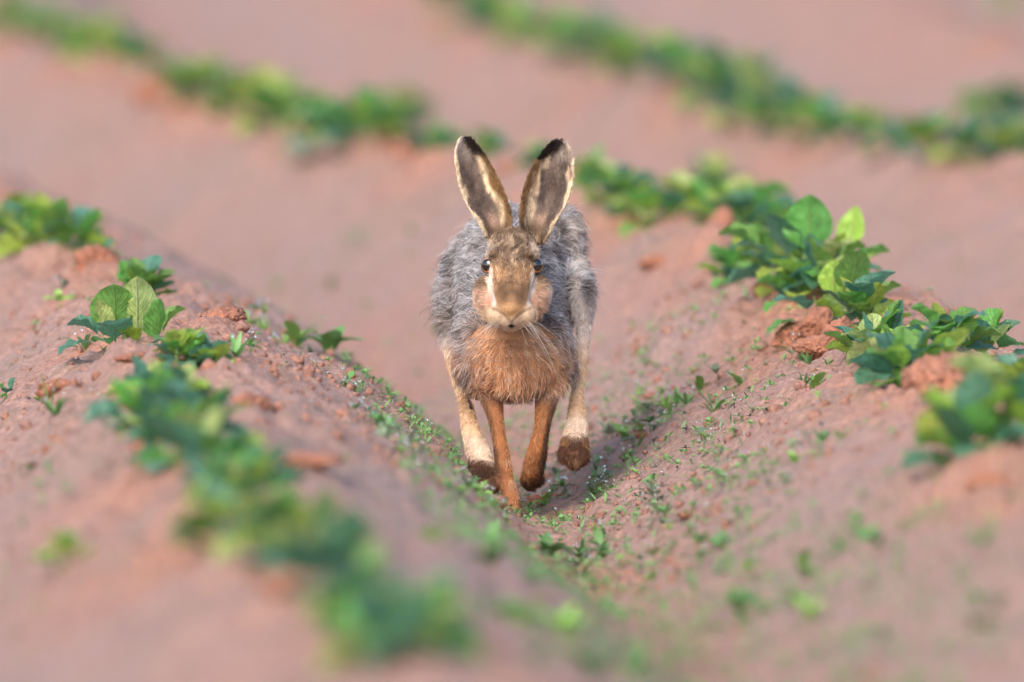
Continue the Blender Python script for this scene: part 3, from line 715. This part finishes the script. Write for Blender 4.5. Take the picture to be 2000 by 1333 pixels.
def classify(p):
    """coat markings from where a point lies on the animal: colour, region masks"""
    px, py, y = front_xy(p)
    n1 = noise3(p[:, 0] * 90, p[:, 1] * 90, p[:, 2] * 90, 31); n2 = noise3(p[:, 0] * 260, p[:, 1] * 260, p[:, 2] * 260, 32)
    qx = px + 5 * n1; qy = py + 5 * n1
    N = len(px)
    c = np.tile(C_['grey'], (N, 1)); c = mixc(c, C_['greyd'], .35 + .35 * n1); c = mixc(c, C_['brown'], .55 * smooth(-.2, .6, noise3(p[:, 0] * 38, p[:, 1] * 38, p[:, 2] * 38, 33)))
    is_ear = (py < 462) & (y < .03)
    is_head = (~is_ear) & (y < np.where(py < 520, -.02, -.045)) & (py < 662) & (np.abs(px - 1000) < 100)
    hl = [(878, 640), (884, 710), (909, 785), (922, 845), (940, 905), (948, 935)]; hr = [(1138, 575), (1138, 690), (1130, 760), (1127, 815), (1122, 890)]
    fl = [(952, 775), (968, 815), (986, 925), (1003, 1010)]; fr = [(1072, 775), (1062, 815), (1045, 905), (1036, 945)]
    dh = np.minimum(seg_dist(px, py, hl), seg_dist(px, py, hr)); df = np.minimum(seg_dist(px, py, fl), seg_dist(px, py, fr))
    leg_h = (~is_head) & (((py > np.where(px > 1000, 572, 632)) & (y < .095) & (y > np.interp(py, [640, 700, 745, 800], [.02, .01, -.01, -.1])) & (dh < 24) & ((px < 915) | (px > 1112))) | ((py > 800) & (dh < df) & (dh < 50)))
    leg_f = (~is_head) & (~leg_h) & (py > 770) & (df < 40)
    # chest
    n0 = noise3(p[:, 0] * 45, p[:, 1] * 45, p[:, 2] * 45, 34); ch = smooth(150, 30, np.hypot((qx - 1000) * .95, (qy - 725) * 1.1) + 24 * n0 + 10 * n2) * smooth(.06, -.02, y) * (~is_head)
    ch = ch * (1 - .75 * smooth(745, 800, qy)); c = mixc(c, C_['rufous'], np.clip(ch * 1.3, 0, 1)); c = mixc(c, C_['rufd'], np.clip(ch, 0, 1) * smooth(.1, .7, n1) * .6)
    c = mixc(c, C_['cream'], np.clip(ch, 0, 1) * smooth(.25, .8, n2) * .35)
    # pale line down the thigh edge on the right
    pl = smooth(16, 5, seg_dist(qx, qy, [(1112, 440), (1122, 520), (1130, 600), (1133, 690)])) * (~is_head) * smooth(.34, .26, y)
    c = mixc(c, C_['white'], .85 * pl)
    c = mixc(c, C_['white'], .6 * smooth(.2, .75, n1) * smooth(60, 20, np.hypot(px - 925, (py - 480) * .9)) * (~is_head) * (~is_ear))
    # legs
    w = leg_h * smooth(0, 60, qy + 12 * n0 - np.where(px > 1000, 566, 628))
    lh = mixc(np.tile(C_['legh'], (N, 1)), np.array([.62, .56, .56]), smooth(740, 620, py) * .85)
    lh = mixc(lh, C_['ochre'], .5 * smooth(.0, .8, n1) + .3 * smooth(760, 800, py) * smooth(840, 800, py))
    fty = np.where(px < 1020, 900 + .28 * (px - 945), 852.)
    lh = mixc(lh, C_['white'], smooth(55, 30, np.abs(fty - py)) * .5)
    ftw = smooth(-8, 10, qy - fty); lh = mixc(lh, C_['foot'], ftw); lh = mixc(lh, C_['ochre'] * .75, ftw * smooth(.1, .7, n1) * .5); lh = mixc(lh, C_['tip'], ftw * smooth(.1, .7, -n1) * .55)
    c = c * (1 - w[:, None]) + lh * w[:, None]
    w = leg_f * smooth(765, 800, qy)
    lf = np.tile(C_['legf'], (N, 1))
    lf = mixc(lf, C_['cream'], .35 * smooth(.1, .8, -n1)); lf = mixc(lf, C_['dark'], .85 * smooth(3, 12, np.where(px < 1010, -(px - np.interp(py, [775, 815, 925, 1010], [952, 968, 986, 1003])), px - np.interp(py, [775, 815, 905, 945], [1072, 1062, 1045, 1036])) + 5 * n1)); lf = mixc(lf, C_['rufd'], .6 * smooth(-.1, .7, n1) + .4 * smooth(925, 960, py))
    lf = mixc(lf, C_['dark'], .8 * smooth(925, 948, qy) * (px > 1012))
    c = c * (1 - w[:, None]) + lf * w[:, None]
    # head
    h = np.tile(C_['brown'], (N, 1))
    h = mixc(h, C_['dark'], smooth(.0, .6, n2) * .7); h = mixc(h, C_['cream'], smooth(.1, .7, -n2) * .35)
    ax = np.abs(px - 999)
    nm = noise3(p[:, 0] * 150, p[:, 1] * 150, p[:, 2] * 110, 35); h = mixc(h, C_['ochre'], smooth(500, 540, py) * smooth(30, 18, np.abs(ax - 26)) * .8)
    h = mixc(h, C_['bridge'], smooth(535, 570, py) * smooth(40, 26, ax) * .8)
    h = mixc(h, C_['dark'], .6 * smooth(16, 4, np.hypot((ax - 16) * .9, (py - 572) * .5)))
    h = h * (1 + .38 * nm)[:, None]; h = mixc(h, C_['dark'], .35 * smooth(.3, .8, -nm))
    stripe = smooth(8, 3, seg_dist(999 - ax, qy, [(957, 535), (958, 570), (964, 592)])) + smooth(8, 3, seg_dist(999 - ax, qy, [(951, 512), (951, 494), (958, 480)])) * .4
    h = mixc(h, C_['dark'], smooth(500, 478, qy) * smooth(.0, .5, n1) * .4); h = mixc(h, C_['white'], np.clip(stripe, 0, 1) * .85)
    ck = .85 * smooth(38, 20, np.hypot((ax - 62) * 1.0, (py - 582) * .7)) * (y > -.125) * smooth(545, 575, qy + (ax - 60))
    h = mixc(h, C_['cheek'], ck); h = mixc(h, C_['rufd'], ck * smooth(62, 44, ax + 8 * n1) * .8); h = mixc(h, C_['white'], ck * smooth(62, 74, ax + 5 * n1) * .6)
    mz = smooth(-12, 9, py - (625 - .8 * np.minimum(ax, 32)) + 5 * nm) * smooth(60, 48, ax) * (y < -.1)
    h = mixc(h, C_['muz'], mz); h = mixc(h, C_['white'], smooth(622, 642, py) * smooth(60, 40, ax) * .5 * (y < -.09)); h = h * (1 - .18 * smooth(.0, .7, n2) * mz)[:, None]
    vline = smooth(4.5, 1.2, seg_dist(999 - ax, py, [(963, 603), (972, 606), (983, 613), (991, 621), (999, 629), (999, 640)]))
    nose = smooth(26, 14, np.hypot(ax * .85, (py - 606) * 1.3)) * (y < -.12)
    h = mixc(h, C_['ochre'] * 1.12, nose * .8 * smooth(626, 618, py + .4 * ax))
    h = mixc(h, C_['dark'], vline * .55 * (y < -.1)); h = mixc(h, C_['tip'], smooth(8, 3, np.hypot(ax * .8, (py - 637) * 1.6)) * (y < -.1))
    w = is_head * 1.0
    c = c * (1 - w[:, None]) + h * w[:, None]
    thr = smooth(625, 640, py) * smooth(-.115, -.10, y) * is_head
    c = mixc(c, C_['rufous'], thr)
    # ears
    lvl, lvr = np.array(EAR_L, float), np.array(EAR_R, float)
    left = px < 1007
    e_l = np.where(left, np.interp(py, lvl[:, 0], lvl[:, 1]), np.interp(py, lvr[:, 0], lvr[:, 1])); e_r = np.where(left, np.interp(py, lvl[:, 0], lvl[:, 2]), np.interp(py, lvr[:, 0], lvr[:, 2]))
    s = np.clip((px - e_l) / np.maximum(e_r - e_l, 1), 0, 1); s = np.where(left, s, 1 - s)     # 0 outer rim, 1 inner rim
    es = noise3(p[:, 0] * 190, p[:, 1] * 60, p[:, 2] * 45, 36); eb_ = noise3(p[:, 0] * 70, p[:, 1] * 70, p[:, 2] * 70, 37); sn = s + .06 * n1 + .09 * es + .05 * eb_
    k = np.stack([np.interp(sn, [0, .04, .10, .2, .5, .6, .7, .78, .88, 1.0], np.array([C_['cream'], C_['cream'], C_['inner'], C_['inner'] * .75, C_['inner'], C_['inner'] * 1.2, C_['cream'], C_['cream'], C_['eb'], C_['eb'] * .8])[:, i]) for i in range(3)], 1)
    k = k * (1 + .3 * n2 + .38 * es + .3 * eb_ * smooth(.1, .3, s))[:, None]; k = mixc(k, C_['dark'], .6 * smooth(.25, .75, eb_) * smooth(.08, .2, s) * smooth(.62, .5, s))
    k = mixc(k, C_['cheek'], .5 * smooth(405, 440, py) * smooth(.25, .35, s) * smooth(.7, .55, s))
    k = mixc(k, C_['white'], .35 * smooth(300, 285, py) * smooth(.3, .1, s) + .25 * smooth(330, 300, py) * smooth(.6, .4, s))
    tipy = 1 + np.where(left, 272 + 38 * smooth(.15, .75, s), 290 + 28 * smooth(.2, .9, s) - 14 * smooth(.25, 0, s))
    k = mixc(k, C_['tip'], smooth(7, -9, py - tipy + 7 * n1 + 6 * es + 4))
    k = mixc(k, C_['brown'] * .9, smooth(425, 452, py + 6 * n1) * smooth(.1, .25, s))
    c = np.where(is_ear[:, None], k, c)
    return np.clip(c, 0.005, 1), dict(ear=is_ear, head=is_head, leg_h=leg_h, leg_f=leg_f, chest=ch, px=px, py=py, y=y)
colr, reg = classify(co)
set_col(body_me, 'coat', colr)
M_body, n, l, b = new_mat('hare_coat')
at = n.new('ShaderNodeAttribute'); at.attribute_name = 'coat'
nz = n.new('ShaderNodeTexNoise'); nz.inputs['Scale'].default_value = 700; tc = n.new('ShaderNodeTexCoord'); l.new(tc.outputs['Object'], nz.inputs['Vector'])
hs = n.new('ShaderNodeMix'); hs.data_type = 'RGBA'; hs.blend_type = 'MULTIPLY'; hs.inputs[0].default_value = 1
mr = n.new('ShaderNodeMapRange'); mr.inputs[3].default_value = .45; mr.inputs[4].default_value = 1.15; l.new(nz.outputs[0], mr.inputs[0])
l.new(at.outputs['Color'], hs.inputs[6]); l.new(mr.outputs[0], hs.inputs[7]); l.new(hs.outputs[2], b.inputs['Base Color'])
b.inputs['Roughness'].default_value = .8; b.inputs['Specular IOR Level'].default_value = .2
body_me.materials.clear(); body_me.materials.append(M_body)
body_me.polygons.foreach_set('use_smooth', np.ones(len(body_me.polygons), bool))
body = link('body', body_me, hare); body.matrix_parent_inverse = Matrix.Translation((0, -HY, 0))

# ---- fur: strands rooted on the body surface
body_me.calc_loop_triangles()
nt = len(body_me.loop_triangles); tri = np.zeros(nt * 3, np.int32); body_me.loop_triangles.foreach_get('vertices', tri); tri = tri.reshape(-1, 3)
nor = np.zeros(nv * 3); body_me.vertices.foreach_get('normal', nor); nor = nor.reshape(-1, 3)
ar = .5 * np.linalg.norm(np.cross(co[tri[:, 1]] - co[tri[:, 0]], co[tri[:, 2]] - co[tri[:, 0]]), axis=1)
tcen = co[tri].mean(1)
dens = np.ones(nt)
treg = {k: (v[tri[:, 0]]) for k, v in reg.items()}
dens[treg['head']] = 2.6; dens[treg['ear']] = 2.4; dens[treg['leg_h'] | treg['leg_f']] = 1.8
dens *= np.where(tcen[:, 1] > HY + .26, .3, 1)
dens *= np.where(nor[tri[:, 0], 1] > .5, .35, 1)
NS = 130000
pick = np.searchsorted(np.cumsum(ar * dens) / (ar * dens).sum(), rng.random(NS)); pick = np.minimum(pick, nt - 1)
r1, r2 = rng.random(NS), rng.random(NS); q = np.sqrt(r1)
w3 = np.stack([1 - q, q * (1 - r2), q * r2], 1)
root = (co[tri[pick]] * w3[:, :, None]).sum(1); nrm = (nor[tri[pick]] * w3[:, :, None]).sum(1); nrm /= np.linalg.norm(nrm, axis=1)[:, None] + 1e-9
rc, rr = classify(root)
px, py, yy = rr['px'], rr['py'], rr['y']
ear_, head_, lh_, lf_ = rr['ear'], rr['head'], rr['leg_h'], rr['leg_f']; chest_ = np.clip(rr['chest'] * 1.3, 0, 1)
bodym = ~(ear_ | head_ | lh_ | lf_)
length = np.where(bodym, .0112, .004); length = np.where(ear_, .0034, length); length = np.where(head_, .0042, length)
length = np.where(lh_ | lf_, .0042, length); length = length + chest_ * bodym * -.003
length = np.where(head_ & (py < 470), .006, length)
foot_ = (lh_ & (py > np.where(px < 1020, 900, 850)))
length = np.where(foot_, .006, length)
length = np.where(lh_, length + .006 * smooth(75, 5, py - np.where(px > 1000, 572, 632)), length)
length = np.where(head_ & (py > 560) & (np.abs(px - 999) < 47), .0016, length)
length = np.where(head_ & (np.abs(px - 1000) > 50) & (py > 545), .0075, length)
length *= rng.lognormal(0, .25, NS)
guard = bodym & (rng.random(NS) < .06); length = np.where(guard, length * 1.6, length)
comb = np.zeros((NS, 3))
comb[bodym] = (0, .75, -.55)
sidex = np.sign(px - 1000)
comb[:, 0] += np.where(bodym, .45 * (px - 1000) / 150 * (1 - chest_), 0)
cw = (chest_ * bodym)[:, None]
cdir = np.stack([(px - 1000) / 70, np.full(NS, -.1), -.35 - (py - 650) / 140], 1) + .22 * rng.normal(0, 1, (NS, 3))
comb = comb * (1 - cw) + cdir * cw
hd = np.stack([(px - 1000) / 110, np.full(NS, .55), np.where(py < 600, .8, -.2)], 1)
comb = np.where(head_[:, None], hd, comb)
comb = np.where((head_ & (np.abs(px - 1000) > 48) & (py > 540))[:, None], np.stack([sidex * .8, np.full(NS, .5), np.full(NS, -.35)], 1), comb)
comb = np.where((lh_ | lf_)[:, None], np.array([0, -.1, -1.0])[None], comb)
comb = np.where(ear_[:, None], np.stack([.25 * sidex * 0, np.full(NS, .0), np.full(NS, 1.0)], 1), comb)
# clumps: neighbouring strands share a direction
cl = np.stack([noise3(root[:, 0] * 75, root[:, 1] * 75, root[:, 2] * 75, 51 + i) for i in range(3)], 1)
comb = comb + .8 * cl + rng.normal(0, .22, (NS, 3))
comb -= (comb * nrm).sum(1)[:, None] * nrm
comb /= np.linalg.norm(comb, axis=1)[:, None] + 1e-9
lift = np.where(bodym, .55 - .2 * chest_, .35); lift = np.where(head_, .32, lift); lift = np.where(ear_, .25, lift); lift = np.where(guard, .9, lift)
d0 = nrm * (lift + .25)[:, None] + comb; d0 /= np.linalg.norm(d0, axis=1)[:, None]
d1 = nrm * (lift * .25)[:, None] + comb + rng.normal(0, .12, (NS, 3)) + np.array([0, 0, -.12])[None] * bodym[:, None]; d1 /= np.linalg.norm(d1, axis=1)[:, None]
L = length[:, None]
p0 = root - nrm * .0006; p1 = p0 + d0 * L * .34; p2 = p1 + (d0 + d1) * .5 * L * .33; p3 = p2 + d1 * L * .33
pts = np.stack([p0, p1, p2, p3], 1)
fl = noise3(root[:, 0] * 420, root[:, 1] * 190, root[:, 2] * 190, 62)
val = rng.lognormal(0, .25, NS) * (1 + .55 * fl * (bodym * (1 - .6 * chest_) + .25 + .45 * (head_ & (py < 575)))) * (1 + .6 * noise3(root[:, 0] * 170, root[:, 1] * 60, root[:, 2] * 60, 61) * (bodym * .9 + .1))
cr = np.clip(rc * val[:, None], 0, .95)
# grizzle: pale tips over dark roots on the grey coat
tipc = np.where((bodym & (rng.random(NS) < (.45 + .45 * cl[:, 0] + .6 * fl) * (1 - .5 * chest_)))[:, None], cr * .25 + .75 * np.array([.88, .88, .92]) * (1 - cw * .3) , cr)
tipc = np.where((head_ & (py < 560) & (rng.random(NS) < .2 + .5 * fl))[:, None], cr * .4 + .6 * C_['cream'], tipc)
tipc = np.where((bodym & (chest_ > .4) & (rng.random(NS) < .2 + .25 * cl[:, 1]))[:, None], .35 * cr + .65 * C_['cream'], tipc)
rootc = np.where(bodym[:, None], cr * .38, cr * .85)
pc = np.stack([rootc, cr * .9 + rootc * .1, tipc * .6 + cr * .4, tipc], 1)
rad = np.array([.00019, .0002, .00016, .00005])[None] * np.where(guard, 1.1, 1.0)[:, None] * np.where(ear_ | head_, .8, 1.0)[:, None]
def curves_obj(name, pts, rad, colr, mat, parent):
    n_, k_ = pts.shape[:2]
    cd = bpy.data.hair_curves.new(name); cd.add_curves([k_] * n_)
    cd.position_data.foreach_set('vector', pts.astype(np.float32).ravel())
    a_ = cd.attributes.get('radius') or cd.attributes.new('radius', 'FLOAT', 'POINT'); a_.data.foreach_set('value', np.broadcast_to(rad, (n_, k_)).astype(np.float32).ravel())
    a_ = cd.attributes.new('coat', 'FLOAT_COLOR', 'POINT'); a_.data.foreach_set('color', np.concatenate([colr, np.ones((n_, k_, 1))], 2).astype(np.float32).ravel())
    cd.materials.append(mat)
    o = link(name, cd, parent); o.matrix_parent_inverse = Matrix.Translation((0, -HY, 0))
    return o
M_fur, n, l, b = new_mat('fur')
at = n.new('ShaderNodeAttribute'); at.attribute_name = 'coat'; l.new(at.outputs['Color'], b.inputs['Base Color'])
b.inputs['Roughness'].default_value = .55; b.inputs['Specular IOR Level'].default_value = .35
fur = curves_obj('fur', pts, rad, pc, M_fur, hare)

# ---- whiskers
wp, wr = [], []
for sd in (-1, 1):
    for k in range(13):
        b0 = P(997 + sd * rng.uniform(14, 34), rng.uniform(614, 630), -.139)
        dr = np.array([sd * rng.uniform(.35, 1.0), rng.uniform(-.35, .25), rng.uniform(-.95, -.15)]); dr /= np.linalg.norm(dr)
        Lw = rng.uniform(.03, .065); sag = np.array([0, .1, -.35]) * Lw
        wp.append([b0 + dr * Lw * t_ + sag * t_ * t_ for t_ in (0, .25, .5, .75, 1)])
wp = np.array(wp); wrad = np.array([.00012, .00011, .00009, .00006, .00003])[None]
whisk = curves_obj('whiskers', wp, wrad, np.tile(np.array([.6, .55, .5]), (len(wp), 5, 1)), M_fur, hare)

# ---- eyes
M_eye, n, l, b = new_mat('hare_eye')
tc = n.new('ShaderNodeTexCoord'); sp = n.new('ShaderNodeSeparateXYZ'); l.new(tc.outputs['Object'], sp.inputs[0])
cr_ = n.new('ShaderNodeValToRGB'); cr_.color_ramp.interpolation = 'EASE'
e = cr_.color_ramp.elements
e[0].position = .2; e[0].color = (.02, .012, .01, 1); e[1].position = .76; e[1].color = (.004, .003, .003, 1)
q1 = e.new(.3); q1.color = (.45, .18, .04, 1); q2 = e.new(.68); q2.color = (.6, .26, .06, 1)
l.new(sp.outputs[2], cr_.inputs[0]); l.new(cr_.outputs[0], b.inputs['Base Color'])
b.inputs['Roughness'].default_value = .06; b.inputs['Specular IOR Level'].default_value = .7; b.inputs['Coat Weight'].default_value = 1; b.inputs['Coat Roughness'].default_value = .02
ev, ef = ico(4)
eye_me = mesh_np('eye', ev, ef); eye_me.materials.append(M_eye)
M_lid, n, l, b = new_mat('eyelid'); b.inputs['Base Color'].default_value = (.06, .04, .035, 1); b.inputs['Roughness'].default_value = .5
th = np.linspace(0, 2 * np.pi, 29); ph = np.linspace(0, 2 * np.pi, 9)
TV = np.array([[(.9 + .11 * math.cos(b_)) * math.cos(a_), (.9 + .11 * math.cos(b_)) * math.sin(a_), .36 + .11 * math.sin(b_)] for a_ in th for b_ in ph])
lid_me = mesh_np('eyelid', TV, grid_faces(29, 9)); lid_me.materials.append(M_lid)
for sd, ex in ((-1, 957), (1, 1044)):
    o = link('eye', eye_me, hare); pos = P(ex, 518, -.083)
    ax = Vector((sd * .5, -.85, .1)).normalized()
    o.matrix_parent_inverse = Matrix.Translation((0, -HY, 0))
    o.matrix_basis = Matrix.Translation(Vector(pos)) @ ax.to_track_quat('Z', 'Y').to_matrix().to_4x4() @ Matrix.Diagonal((.0093, .0093, .009, 1))
    ld = link('eyelid', lid_me, o)
